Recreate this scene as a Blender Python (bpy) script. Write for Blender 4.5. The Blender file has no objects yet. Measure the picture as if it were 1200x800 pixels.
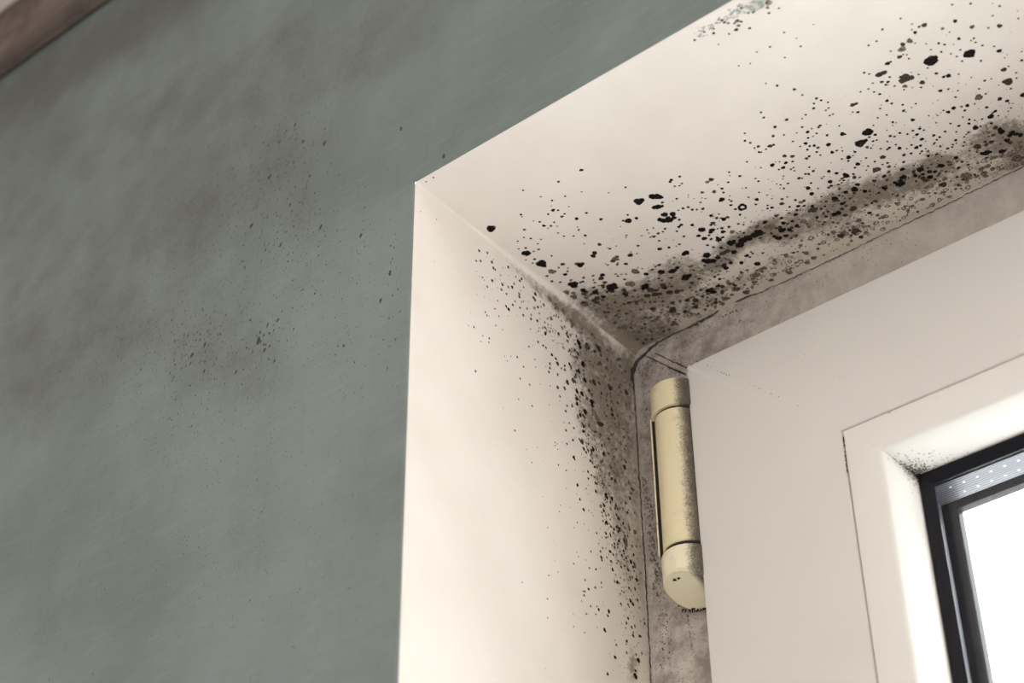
import bpy, bmesh, math, random
import numpy as np
from mathutils import Matrix

# ------------------------------------------------------------------ camera
F_PX = 2178.98                      # focal length in pixels of the 1200 px wide frame
ROT = np.array([[0.7767380735837369, 0.6297875344416609, -0.00675473961888339],
                [-0.3891645886293352, 0.4714820231624647, -0.7913631434376946],
                [-0.49520590465218134, 0.6173105890040461, 0.611309045165448]])
TR = np.array([-0.03609246016254202, -0.05928514394337327, 0.6909344637877614])
CAM = -ROT.T @ TR
scene = bpy.context.scene
col = scene.collection
cam_data = bpy.data.cameras.new('camera')
cam = bpy.data.objects.new('camera', cam_data)
col.objects.link(cam)
M4 = Matrix.Identity(4)
for i in range(3):
    M4[i][0] = ROT[0][i]; M4[i][1] = -ROT[1][i]; M4[i][2] = -ROT[2][i]; M4[i][3] = CAM[i]
cam.matrix_world = M4
cam_data.sensor_width = 36.0
cam_data.lens = F_PX / 1200 * 36.0
cam_data.clip_start = 0.01
cam_data.dof.use_dof = True
cam_data.dof.focus_distance = 0.69
cam_data.dof.aperture_fstop = 11.0
scene.camera = cam

# ------------------------------------------------------------------ light
OUT_L, ROOM_L = 9.2, 0.68
world = bpy.data.worlds.new('daylight'); scene.world = world; world.use_nodes = True
wn, wl = world.node_tree.nodes, world.node_tree.links
wn.clear()
w_out = wn.new('ShaderNodeOutputWorld'); w_bg = wn.new('ShaderNodeBackground')
w_tc = wn.new('ShaderNodeTexCoord'); w_sep = wn.new('ShaderNodeSeparateXYZ')
w_mr = wn.new('ShaderNodeMapRange'); w_mix = wn.new('ShaderNodeMix'); w_mix.data_type = 'RGBA'
wl.new(w_tc.outputs['Generated'], w_sep.inputs[0]); wl.new(w_sep.outputs['Y'], w_mr.inputs[0])
w_mr.inputs[1].default_value = -0.05; w_mr.inputs[2].default_value = 0.05
wl.new(w_mr.outputs[0], w_mix.inputs[0])
w_mix.inputs[6].default_value = (ROOM_L * 1.0, ROOM_L * .985, ROOM_L * .965, 1)
w_mix.inputs[7].default_value = (OUT_L, OUT_L * .99, OUT_L * .99, 1)
wl.new(w_mix.outputs[2], w_bg.inputs[0]); wl.new(w_bg.outputs[0], w_out.inputs[0])
w_bg.inputs[1].default_value = 1.0
vs = scene.view_settings
vs.view_transform = 'Standard'; vs.look = 'None'; vs.exposure = 0.0; vs.gamma = 1.0; vs.use_curve_mapping = False

# big soft fill lamp added out of view, behind and to the right of the camera
ld = bpy.data.lights.new('room_fill', 'AREA'); ld.shape = 'RECTANGLE'; ld.size = 0.9; ld.size_y = 0.9
ld.energy = 7.0; ld.color = (1.0, .95, .90)
lo = bpy.data.objects.new('room_fill', ld); col.objects.link(lo)
lo.location = (1.5, -1.3, -0.7)
from mathutils import Vector
lo.rotation_euler = (Vector((0.05, 0.05, -.05)) - Vector(lo.location)).to_track_quat('-Z', 'Y').to_euler()

# ------------------------------------------------------------------ helpers
rnd = random.Random(7)
nr = np.random.RandomState(5)


def ray(px, py, ax, val):
    """Point of the plane coordinate[ax] == val seen at (px, py) of the 1200x800 photograph."""
    d = ROT.T @ np.array([(px - 600) / F_PX, (py - 400) / F_PX, 1.0])
    return CAM + d * (val - CAM[ax]) / d[ax]


def proj(P):
    q = np.asarray(P, float) @ ROT.T + TR
    return np.stack([600 + F_PX * q[..., 0] / q[..., 2], 400 + F_PX * q[..., 1] / q[..., 2]], -1), q[..., 2]


def tree(name):
    m = bpy.data.materials.new(name); m.use_nodes = True
    nt = m.node_tree
    return m, nt, nt.nodes['Principled BSDF']


class NG:
    """small node helper"""
    def __init__(s, nt): s.nt = nt

    def n(s, t, **k):
        nd = s.nt.nodes.new(t)
        for a, b in k.items(): setattr(nd, a, b)
        return nd

    def pos(s, scale=(1, 1, 1), rot=(0, 0, 0)):
        g = s.n('ShaderNodeNewGeometry'); m = s.n('ShaderNodeMapping')
        s.nt.links.new(g.outputs['Position'], m.inputs[0])
        m.inputs['Scale'].default_value = scale; m.inputs['Rotation'].default_value = rot
        return m.outputs[0]

    def noise(s, vec, scale, detail=3, rough=.55):
        t = s.n('ShaderNodeTexNoise'); s.nt.links.new(vec, t.inputs['Vector'])
        t.inputs['Scale'].default_value = scale; t.inputs['Detail'].default_value = detail; t.inputs['Roughness'].default_value = rough
        return t.outputs['Fac']

    def math(s, op, a, b=0.0, clamp=False):
        t = s.n('ShaderNodeMath', operation=op); t.use_clamp = clamp
        for i, v in ((0, a), (1, b)):
            if isinstance(v, (int, float)): t.inputs[i].default_value = v
            else: s.nt.links.new(v, t.inputs[i])
        return t.outputs[0]

    def mr(s, v, a, b, c=0.0, d=1.0, smooth=True):
        t = s.n('ShaderNodeMapRange'); t.interpolation_type = 'SMOOTHSTEP' if smooth else 'LINEAR'
        s.nt.links.new(v, t.inputs[0])
        for i, q in enumerate((a, b, c, d)): t.inputs[i + 1].default_value = q
        return t.outputs[0]

    def mix(s, f, a, b):
        t = s.n('ShaderNodeMix', data_type='RGBA')
        if isinstance(f, (int, float)): t.inputs[0].default_value = f
        else: s.nt.links.new(f, t.inputs[0])
        for i, v in ((6, a), (7, b)):
            if isinstance(v, tuple): t.inputs[i].default_value = v + (1,) if len(v) == 3 else v
            else: s.nt.links.new(v, t.inputs[i])
        return t.outputs[2]

    def attr(s, name):
        t = s.n('ShaderNodeAttribute'); t.attribute_name = name
        return t.outputs['Fac']

    def bump(s, h, strength, dist, bsdf):
        t = s.n('ShaderNodeBump'); s.nt.links.new(h, t.inputs['Height'])
        t.inputs['Strength'].default_value = strength; t.inputs['Distance'].default_value = dist
        s.nt.links.new(t.outputs[0], bsdf.inputs['Normal'])


def plain(name, c, rough=.5, metal=0.0, spec=.4):
    m, nt, b = tree(name); g = NG(nt)
    f = g.noise(g.pos(), 900, 2)
    k = g.mix(f, tuple(v * .94 for v in c), tuple(min(1, v * 1.05) for v in c))
    nt.links.new(k, b.inputs['Base Color'])
    b.inputs['Roughness'].default_value = rough; b.inputs['Metallic'].default_value = metal
    b.inputs['Specular IOR Level'].default_value = spec
    return m


# plaster of the window recess, with grey mould film (attribute 'stain') and damp yellowing ('damp')
def mat_plaster():
    m, nt, b = tree('recess_plaster'); g = NG(nt)
    p = g.pos()
    big = g.noise(p, 22, 3); fine = g.noise(p, 420, 4, .65); mid = g.noise(p, 110, 3, .6); grit = g.noise(p, 1500, 2, .7)
    base = g.mix(g.mr(big, .3, .7), (.75, .69, .63), (.80, .742, .682))
    base = g.mix(g.math('MULTIPLY', g.attr('damp'), .8), base, (.56, .49, .36))
    n = g.math('ADD', g.math('MULTIPLY', fine, .5), g.math('ADD', g.math('MULTIPLY', mid, .3), g.math('MULTIPLY', grit, .2)))
    st = g.attr('stain')
    f = g.mr(g.math('ADD', st, g.math('MULTIPLY', g.math('SUBTRACT', n, .5), 2.6)), .22, .95)
    f = g.math('MULTIPLY', f, g.mr(st, 0.0, .22))
    tint = g.mix(g.noise(p, 60, 2), (.17, .137, .10), (.25, .205, .155))
    c = g.mix(g.math('MULTIPLY', f, .88), base, tint)
    nt.links.new(c, b.inputs['Base Color'])
    b.inputs['Roughness'].default_value = .75; b.inputs['Specular IOR Level'].default_value = .25
    h = g.math('ADD', g.math('MULTIPLY', g.noise(g.pos((1, 1, .45)), 60, 4), .8), g.math('MULTIPLY', fine, .12))
    g.bump(h, .35, .0012, b)
    return m


def mat_green():
    m, nt, b = tree('grey_green_wall_paint'); g = NG(nt)
    p = g.pos()
    brush = g.noise(g.pos((60, 1, 340), (0, math.radians(-28), 0)), 1.0, 4, .6)
    brush2 = g.noise(g.pos((300, 1, 40), (0, math.radians(8), 0)), 1.0, 3, .6)
    big = g.noise(p, 9, 4, .6); fine = g.noise(p, 500, 3, .7); mid = g.noise(p, 45, 4, .6)
    base = g.mix(g.mr(big, .3, .7), (.160, .186, .172), (.215, .252, .238))
    base = g.mix(g.mr(brush, .45, .75, 0, .16), base, (.30, .345, .325))
    base = g.mix(g.mr(brush2, .5, .8, 0, .14), base, (.12, .135, .12))
    st = g.attr('stain')
    n = g.math('ADD', g.math('MULTIPLY', mid, .5), g.math('ADD', g.math('MULTIPLY', fine, .3), g.math('MULTIPLY', brush, .2)))
    f = g.math('MULTIPLY', g.mr(g.math('ADD', st, g.math('MULTIPLY', g.math('SUBTRACT', n, .5), 2.4)), .0, 1.1), g.mr(st, 0, .3))
    c = g.mix(g.math('MULTIPLY', f, .72), base, (.100, .094, .076))
    c = g.mix(g.mr(g.noise(p, 1300, 2, .8), .60, .70, 0, .32), c, (.08, .08, .065))
    nt.links.new(c, b.inputs['Base Color'])
    b.inputs['Roughness'].default_value = .8; b.inputs['Specular IOR Level'].default_value = .2
    g.bump(g.math('ADD', g.math('MULTIPLY', fine, .25), g.math('ADD', brush, g.math('MULTIPLY', brush2, .5))), .3, .0008, b)
    return m


def mat_spot(name, c0, c1, scale=2200):
    m, nt, b = tree(name); g = NG(nt)
    nt.links.new(g.mix(g.mr(g.noise(g.pos(), scale, 3, .7), .35, .7), c0, c1), b.inputs['Base Color'])
    b.inputs['Roughness'].default_value = .95; b.inputs['Specular IOR Level'].default_value = .05
    return m


def mat_pvc(name, c, rough=.32, dirt=False, dirtcol=(.20, .165, .14)):
    m, nt, b = tree(name); g = NG(nt)
    p = g.pos()
    base = g.mix(g.noise(p, 40, 3), tuple(v * .97 for v in c), tuple(min(1, v * 1.02) for v in c))
    base = g.mix(g.mr(g.noise(g.pos((1, 1, 1)), 160, 4, .7), .66, .80, 0, .10), base, (.35, .27, .2))
    if dirt:
        geo = g.n('ShaderNodeNewGeometry'); sp = g.n('ShaderNodeSeparateXYZ'); nt.links.new(geo.outputs['Position'], sp.inputs[0])
        k = g.mr(sp.outputs[0], .030, .10, 1.0, .35)
        film = g.mr(g.noise(p, 130, 4, .65), .30, .72)
        base = g.mix(g.math('MULTIPLY', g.math('MULTIPLY', film, k), .75), base, dirtcol)
        speck = g.mr(g.noise(p, 900, 3, .75), .58, .66)
        base = g.mix(g.math('MULTIPLY', g.math('MULTIPLY', speck, k), .55), base, (.10, .08, .07))
    nt.links.new(base, b.inputs['Base Color'])
    b.inputs['Roughness'].default_value = rough; b.inputs['Specular IOR Level'].default_value = .35
    g.bump(g.noise(p, 700, 2), .05, .0003, b)
    return m


def mat_hinge(name, c):
    m, nt, b = tree(name); g = NG(nt)
    p = g.pos()
    base = g.mix(g.noise(p, 70, 3), tuple(v * .93 for v in c), tuple(min(1, v * 1.04) for v in c))
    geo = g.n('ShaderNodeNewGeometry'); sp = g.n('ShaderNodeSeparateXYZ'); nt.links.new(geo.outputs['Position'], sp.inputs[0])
    k = g.mr(sp.outputs[0], .0300, .0375)                        # grime and painted-in shade deepen beside the sash
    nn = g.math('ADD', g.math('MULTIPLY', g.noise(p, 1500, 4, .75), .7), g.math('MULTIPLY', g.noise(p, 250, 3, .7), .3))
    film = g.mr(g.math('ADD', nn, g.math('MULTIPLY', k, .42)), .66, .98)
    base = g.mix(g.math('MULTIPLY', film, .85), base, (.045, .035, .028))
    base = g.mix(g.math('MULTIPLY', g.mr(sp.outputs[0], .0335, .0375), .75), base, (.06, .048, .038))  # smooth sash-side shade put into the colour, over the grime
    base = g.mix(g.mr(g.noise(p, 420, 2, .6), .70, .76, 0, .6), base, (.07, .05, .05))
    base = g.mix(g.mr(g.noise(p, 90, 2, .6), .62, .75, 0, .35), base, (.40, .33, .34))
    nt.links.new(base, b.inputs['Base Color'])
    b.inputs['Roughness'].default_value = .38; b.inputs['Specular IOR Level'].default_value = .4
    return m


def mat_glass():
    m = bpy.data.materials.new('window_glass'); m.use_nodes = True
    nt = m.node_tree; nt.nodes.clear(); g = NG(nt)
    o = g.n('ShaderNodeOutputMaterial'); t = g.n('ShaderNodeBsdfTransparent'); s = g.n('ShaderNodeBsdfGlossy')
    t.inputs[0].default_value = (.95, .965, .965, 1); s.inputs['Roughness'].default_value = .02
    fr = g.n('ShaderNodeFresnel'); fr.inputs[0].default_value = 1.45
    mx = g.n('ShaderNodeMixShader')
    nt.links.new(g.math('MULTIPLY', fr.outputs[0], .3), mx.inputs[0]); nt.links.new(t.outputs[0], mx.inputs[1]); nt.links.new(s.outputs[0], mx.inputs[2])
    nt.links.new(mx.outputs[0], o.inputs[0])
    return m


def mat_spacer():
    m, nt, b = tree('aluminium_spacer'); g = NG(nt)
    geo = g.n('ShaderNodeNewGeometry'); sp = g.n('ShaderNodeSeparateXYZ'); nt.links.new(geo.outputs['Position'], sp.inputs[0])
    w = g.math('SINE', g.math('MULTIPLY', sp.outputs[1], 2 * math.pi / .0013))
    line = g.mr(w, -.2, .5)
    nt.links.new(g.mix(line, (.018, .018, .024), (.12, .12, .14)), b.inputs['Base Color'])
    b.inputs['Metallic'].default_value = .35; b.inputs['Roughness'].default_value = .38
    return m


def mat_rubber(name, dust):
    m, nt, b = tree(name); g = NG(nt)
    p = g.pos()
    f = g.mr(g.noise(p, 240, 6, .8), .60 if dust else .70, .80, 0, .75 if dust else .12)
    c = g.mix(f, (.006, .006, .009), (.16, .16, .20))
    if dust:
        c = g.mix(g.mr(g.noise(p, 110, 4, .7), .45, .75, 0, .35), c, (.05, .05, .065))
    nt.links.new(c, b.inputs['Base Color'])
    b.inputs['Roughness'].default_value = .36; b.inputs['Specular IOR Level'].default_value = .16
    return m


def mat_wood():
    m, nt, b = tree('weathered_brown_timber'); g = NG(nt)
    gr = g.noise(g.pos((6, 90, 90)), 1.0, 5, .65); bl = g.noise(g.pos((1, 1, 1)), 38, 4, .7)
    c = g.mix(g.mr(gr, .3, .7), (.090, .064, .052), (.215, .155, .125))
    c = g.mix(g.mr(bl, .48, .68, 0, .75), c, (.060, .045, .038))
    nt.links.new(c, b.inputs['Base Color']); b.inputs['Roughness'].default_value = .7
    g.bump(g.math('ADD', gr, bl), .5, .002, b)
    return m


PLASTER = mat_plaster(); GREEN = mat_green()
BLACK = mat_spot('black_mould', (.006, .005, .005), (.030, .024, .020))
BROWN = mat_spot('brown_mould', (.030, .023, .018), (.12, .092, .070))
GREY = mat_spot('grey_mould', (.11, .088, .068), (.30, .245, .195), 1500)
GREENSMEAR = mat_spot('green_paint_smear', (.30, .33, .29), (.62, .60, .53), 500)
DKGREEN = mat_spot('dark_wall_mould', (.045, .043, .036), (.11, .108, .092))
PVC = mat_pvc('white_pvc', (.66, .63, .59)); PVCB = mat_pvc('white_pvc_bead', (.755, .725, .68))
PVCD = mat_pvc('grimy_pvc', (.60, .535, .485), .5, True)
CREAM = mat_hinge('cream_hinge_plastic', (.74, .65, .43)); CREAM2 = mat_hinge('pale_cream_plastic', (.80, .735, .53))
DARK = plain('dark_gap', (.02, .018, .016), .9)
SEAL = plain('dirty_sealant', (.055, .045, .040), .9)
SEALP = plain('pale_sealant', (.50, .44, .38), .7)
GLASS = mat_glass(); SPACER = mat_spacer(); RUB = mat_rubber('black_gasket_rubber', False); RUBD = mat_rubber('dusty_outer_rubber', True)
HOLE = plain('spacer_hole_rim', (.60, .60, .64), .4)
WOOD = mat_wood(); CEIL = plain('pale_ceiling_plaster', (.66, .58, .53), .8)
STEEL = plain('zinc_steel', (.55, .52, .45), .35, .9)


def link(name, verts, faces, mats, midx=None, parent=None, smooth=True, attrs=None, kind=None, label=None):
    me = bpy.data.meshes.new(name)
    me.from_pydata([tuple(map(float, v)) for v in verts], [], faces)
    for m in mats: me.materials.append(m)
    if midx is not None: me.polygons.foreach_set('material_index', midx)
    me.polygons.foreach_set('use_smooth', [smooth] * len(me.polygons))
    for k, a in (attrs or {}).items():
        at = me.attributes.new(k, 'FLOAT', 'POINT'); at.data.foreach_set('value', np.asarray(a, np.float32))
    me.update()
    o = bpy.data.objects.new(name, me); col.objects.link(o)
    if parent: o.parent = parent
    if kind: o['kind'] = kind
    if label: o['label'] = label
    return o


class Surf:
    """vertices + faces + material indices + the two stain attributes"""
    def __init__(s): s.v = []; s.f = []; s.m = []; s.st = []; s.dp = []

    def add(s, v, f, mi=0, st=None, dp=None):
        b = len(s.v); s.v.extend([tuple(x) for x in v]); s.f.extend([tuple(b + i for i in q) for q in f]); s.m.extend([mi] * len(f))
        s.st.extend(st if st is not None else [0.0] * len(v)); s.dp.extend(dp if dp is not None else [0.0] * len(v))

    def blob(s, c, e1, e2, n, r1, r2, ang, mi, lift=None, ring=0.0, jag=.2, k=None):
        """irregular colony lying on a surface: centre c, tangents e1 e2, normal n"""
        lift = lift if lift is not None else .00003 + rnd.random() * .00006
        k = k or (10 if max(r1, r2) < .0006 else 20)
        ph = [rnd.random() * 6.28 for _ in range(3)]
        P = []; Q = []
        ca, sa = math.cos(ang), math.sin(ang)
        for i in range(k):
            t = i / k * 2 * math.pi
            q = 1 + jag * (.5 * math.sin(2 * t + ph[0]) + .5 * math.sin(3 * t + ph[1]) + .35 * math.sin(5 * t + ph[2])) + (rnd.random() - .5) * jag * .6
            a = r1 * q * math.cos(t); b = r2 * q * math.sin(t)
            u, w = a * ca - b * sa, a * sa + b * ca
            P.append(c + e1 * u + e2 * w + n * lift)
            if ring: Q.append(c + e1 * u * ring + e2 * w * ring + n * lift)
        if ring:
            s.add(P + Q, [(i, (i + 1) % k, k + (i + 1) % k, k + i) for i in range(k)], mi)
        else:
            s.add(P, [tuple(range(k))], mi)

    def out(s, name, mats, **k):
        return link(name, s.v, s.f, mats, s.m, attrs={'stain': s.st, 'damp': s.dp}, **k)


EX, EY, EZ = np.eye(3)
D, YS, AX, AZ, YG = .1359, .1179, .0373, -.0351, .1355
W, H = .95, 1.12                        # clear width and height of the recess
CRACK = 409.0

# ------------------------------------------------------------------ stain maps (pigment of the real stains; the wall's upper left also holds painted shade)
def gauss(p, cx, cy, rx, ry, ang=0.0, pw=1.6):
    a = math.radians(ang); dx = p[:, 0] - cx; dy = p[:, 1] - cy
    u = dx * math.cos(a) + dy * math.sin(a); v = -dx * math.sin(a) + dy * math.cos(a)
    return np.exp(-((u / rx) ** 2 + (v / ry) ** 2) ** pw)


SOFFIT_STAIN = [(795, 325, 42, 26, -15, .85), (745, 350, 62, 22, -10, .8), (700, 352, 45, 18, 20, .55), (735, 385, 60, 32, 20, .8), (742, 405, 40, 22, 0, .7),
                (862, 285, 26, 12, -25, 1.0), (898, 270, 28, 16, -22, .95), (845, 305, 26, 12, -30, .8), (940, 262, 45, 20, -28, .85),
                (985, 240, 34, 26, -28, .85), (1030, 222, 48, 20, -22, .9), (1085, 205, 46, 22, -22, .85), (1100, 190, 25, 12, 0, .6),
                (1170, 160, 34, 24, -5, .85), (1195, 172, 30, 26, 0, .8), (1140, 180, 16, 20, 0, .45), (1135, 208, 28, 9, -20, .5), (1180, 196, 26, 10, -24, .5),
                (820, 352, 60, 12, -24, .55), (905, 312, 50, 9, -24, .45), (1000, 268, 50, 9, -24, .45), (770, 400, 40, 20, -25, .5)]
REVEAL_STAIN = [(640, 345, 34, 8, 40, .7), (690, 385, 30, 10, 45, .85), (672, 372, 30, 12, 38, .75), (690, 420, 24, 30, 0, .85), (715, 440, 30, 40, 0, .85),
                (700, 480, 28, 45, 10, .8), (725, 500, 22, 60, 0, .65), (712, 550, 22, 50, 0, .65), (728, 610, 15, 55, 5, .55),
                (735, 680, 12, 50, 0, .4), (738, 430, 8, 30, 0, .7), (742, 780, 8, 30, 0, .6), (745, 600, 6, 200, -4, .45), (600, 310, 30, 5, 45, .35)]
WALL_STAIN_SHADE = [(50, 400, 80, 45, -25, .62), (245, 420, 45, 45, 0, .5), (170, 390, 70, 34, -35, .45), (120, 300, 150, 100, -30, .35), (250, 160, 260, 120, -28, .30), (60, 90, 120, 50, -36, .4), (300, 60, 160, 28, -28, .4),
              (190, 5, 100, 30, -30, 1.2), (30, 110, 90, 26, -38, 1.0), (110, 60, 80, 20, -38, 1.0), (20, 250, 60, 120, 0, .3), (450, 30, 160, 30, -28, .35), (230, 250, 70, 40, -30, .45), (200, 130, 120, 34, -25, .4),  # upper-left smudges also darken the wall in place of a light falloff
              (420, 80, 70, 20, -25, .3), (60, 700, 60, 80, 0, .25), (300, 420, 40, 50, 0, .4), (340, 200, 60, 70, 0, .3), (20, 470, 80, 50, 0, .5)]


def field(V, lst, pw=1.6):
    p, _ = proj(V); s = np.zeros(len(V))
    for cx, cy, rx, ry, an, a in lst: s = 1 - (1 - s) * (1 - a * gauss(p, cx, cy, rx, ry, an, pw))
    return s, p


# ------------------------------------------------------------------ room wall with the opening
ARIS = .0022


def coords(fine0, fine1, step, lo, hi, cstep, extra):
    a = list(np.arange(lo, fine0, cstep)) + list(np.arange(fine0, fine1, step)) + list(np.arange(fine1, hi, cstep)) + [hi] + extra
    a = sorted(set(round(x, 5) for x in a))
    out = [a[0]]
    for x in a[1:]:
        if x - out[-1] > 1e-4: out.append(x)
        elif x in extra: out[-1] = x
    return out


wall = Surf()
xs = coords(-.36, 0, .003, -1.0, 1.9, .06, [-ARIS, W + ARIS])
zs = coords(-.26, .295, .003, -1.9, .299, .06, [ARIS, -H - ARIS])
V = np.array([(x, 0, z) for z in zs for x in xs]); nx = len(xs)
st, pp = field(V, WALL_STAIN_SHADE, .9)
Fc = []
for j in range(len(zs) - 1):
    for i in range(nx - 1):
        cx, cz = (xs[i] + xs[i + 1]) / 2, (zs[j] + zs[j + 1]) / 2
        if -ARIS < cx < W + ARIS and -H - ARIS < cz < ARIS: continue
        a = j * nx + i
        Fc.append((a, a + 1, a + nx + 1, a + nx))
wall.add(V, Fc, 0, list(st))
# rounded arris: four quarter rounds in wall paint
def wob(t, s=0.0): return .0004 * math.sin(t * 61 + s) + .00025 * math.sin(t * 173 + 1.7 * s)


def arris(n, fn):
    P = []; m = 5
    for i in range(n + 1):
        for k in range(m + 1): P.append(fn(i / n, k / m * math.pi / 2 * .55))
    wall.add(P, [(i * (m + 1) + k, i * (m + 1) + k + 1, (i + 1) * (m + 1) + k + 1, (i + 1) * (m + 1) + k) for i in range(n) for k in range(m)], 0)


def off(a): return ARIS - ARIS * math.sin(a)
arris(90, lambda t, a: (-off(a), ARIS - ARIS * math.cos(a), off(a) - t * (H + 2 * off(a))))
arris(10, lambda t, a: (W + off(a), ARIS - ARIS * math.cos(a), off(a) - t * (H + 2 * off(a))))
arris(90, lambda t, a: (-off(a) + t * (W + 2 * off(a)), ARIS - ARIS * math.cos(a), off(a)))
arris(10, lambda t, a: (-off(a) + t * (W + 2 * off(a)), ARIS - ARIS * math.cos(a), -H - off(a)))
# dark specks of mould on the green paint
NW = -EY
def wspot(px, py, r, mi=1, asp=1.6):
    c = ray(px, py, 1, 0.0)
    if c[0] > -ARIS - .001 and c[2] < ARIS + .001: return
    _, dep = proj(c); R = r * dep / F_PX
    wall.blob(c, EX, EZ, NW, R, R * asp, rnd.uniform(-.5, .1), mi, jag=.25)


for cx, cy, sx, sy, n, rr in ((330, 200, 30, 45, 90, 1.2), (330, 280, 45, 30, 70, 1.1), (300, 240, 60, 70, 160, .7), (225, 410, 26, 26, 60, 1.3), (310, 400, 14, 16, 14, 1.8),
                              (260, 400, 90, 60, 420, .7), (140, 400, 60, 40, 160, .8), (240, 520, 60, 90, 160, .7), (300, 640, 60, 80, 130, .7), (150, 560, 70, 120, 160, .6),
                              (400, 330, 40, 90, 50, .8), (460, 320, 6, 60, 14, 1.2), (230, 260, 70, 50, 160, .7), (180, 690, 110, 60, 120, .6), (420, 600, 30, 120, 30, .7)):
    for _ in range(int(n * 1.7)):
        wspot(cx + rnd.gauss(0, sx), cy + rnd.gauss(0, sy), .72 * rr * rnd.uniform(.55, 1.25) * (1.5 if rnd.random() < .06 else 1))
for x, y, r in ((457, 320, 2.2), (446, 352, 2), (470, 151, 2), (303, 399, 3.2), (310, 410, 2), (346, 146, 1.8), (355, 166, 2), (380, 168, 2.4), (316, 207, 2.3), (295, 264, 2.2), (329, 287, 1.8),
                (376, 266, 2.2), (423, 276, 2), (403, 405, 1.6), (225, 416, 2.4), (240, 404, 2.2), (520, 183, 2.4), (505, 196, 1.6)):
    wspot(x, y, r)
wall.out('wall_front', [GREEN, DKGREEN], kind='structure', label='grey-green painted room wall with mould smudges and dark specks')

# ------------------------------------------------------------------ recess: left reveal and head, joined by a soft round
def rad(y): return .0007 + .0075 * max(0.0, y / D) ** 2.2


def smooth_noise(a, b):
    return (.00022 * math.sin(a * 70 + b * 110) + .00014 * math.sin(a * 190 - b * 83 + 1) + .00010 * math.sin(b * 310 + a * 41 + 2))


YA = ARIS * (1 - math.cos(math.pi / 2 * .55))
ys = [YA, YA + .0002, YA + .0004, YA + .0007, YA + .001] + list(np.linspace(ARIS, D, 86))


def lip(y):                              # reveal flares onto the arris at the room edge
    return -ARIS * (1 - math.sqrt(max(0, 1 - (1 - min(1, y / ARIS)) ** 2))) if y < ARIS else 0.0


head = Surf(); left = Surf()
# head (faces down)
us = [0.0, .1, .25, .4, .55, .7, .85] + [1 + i * .0016 for i in range(160)] + [1 + .256 + i * .03 for i in range(1, 24)]
def head_pt(u, y):
    r = rad(y)
    if u <= 1:
        a = math.pi / 4 * (1 - u)        # 45 deg .. 0
        return (r - r * math.sin(a) + lip(y), y, -(r - r * math.cos(a)) - lip(y))
    x = r + (u - 1)
    x = min(x, W)
    return (x + lip(y) * math.exp(-(u - 1) / .01), y, smooth_noise(x, y) * min(1, (u - 1) * 60) * min(1, (y - YA) * 120) - lip(y))
def left_pt(v, y):
    r = rad(y)
    if v <= 1:
        a = math.pi / 4 * (1 - v)
        return (r - r * math.cos(a) + lip(y), y, -(r - r * math.sin(a)) - lip(y))
    z = -(r + (v - 1)); z = max(z, -H)
    return (smooth_noise(z + 3, y) * min(1, (v - 1) * 60) * min(1, (y - YA) * 120) + lip(y), y, z - lip(y) * math.exp(-(v - 1) / .01))


def sheet(S, us, fn, stain, dampfn):
    V = np.array([fn(u, y) for y in ys for u in us]); n = len(us)
    st, p = field(V, stain)
    S.add(V, [(j * n + i, j * n + i + 1, (j + 1) * n + i + 1, (j + 1) * n + i) for j in range(len(ys) - 1) for i in range(n - 1)], 0, list(st), list(dampfn(p, V)))


def crack_y(px): return 409 - .4655 * (px - 743)


sheet(head, us, head_pt, SOFFIT_STAIN, lambda p, V: np.clip(1 - (crack_y(p[:, 0]) - p[:, 1]) / 75, 0, 1) ** 1.2 * (V[:, 0] < .3) * .62)
sheet(left, us, left_pt, REVEAL_STAIN, lambda p, V: np.clip(1 - (D - V[:, 1]) / .030, 0, 1) ** 1.3 * (V[:, 2] > -.3) * .5)

NH = -EZ
def hspot(px, py, r, mi=1, ang=None, asp=1.0, ring=0.0, jag=.18):
    c = ray(px, py, 2, 0.0)
    if c[0] < rad(c[1]) or not (.002 < c[1] < D): return
    c[2] = smooth_noise(c[0], c[1]) * min(1, (c[0] - rad(c[1])) * 60)
    _, dep = proj(c); R = r * dep / F_PX
    head.blob(c, EX, EY, NH, R, R / asp, ang if ang is not None else rnd.uniform(-.5, .5), mi, ring=ring, jag=jag)


def vspot(px, py, r, mi=1, asp=1.1, ang=None, jag=.2):
    c = ray(px, py, 0, 0.0)
    if c[2] > -rad(c[1]) * .9 or not (.002 < c[1] < D): return
    c[0] = smooth_noise(c[2] + 3, c[1]) * min(1, (-c[2] - rad(c[1])) * 60)
    _, dep = proj(c); R = r * dep / F_PX
    left.blob(c, EY, EZ, EX, R, R * asp, ang if ang is not None else rnd.uniform(-.4, .4), mi, jag=jag)

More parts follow.
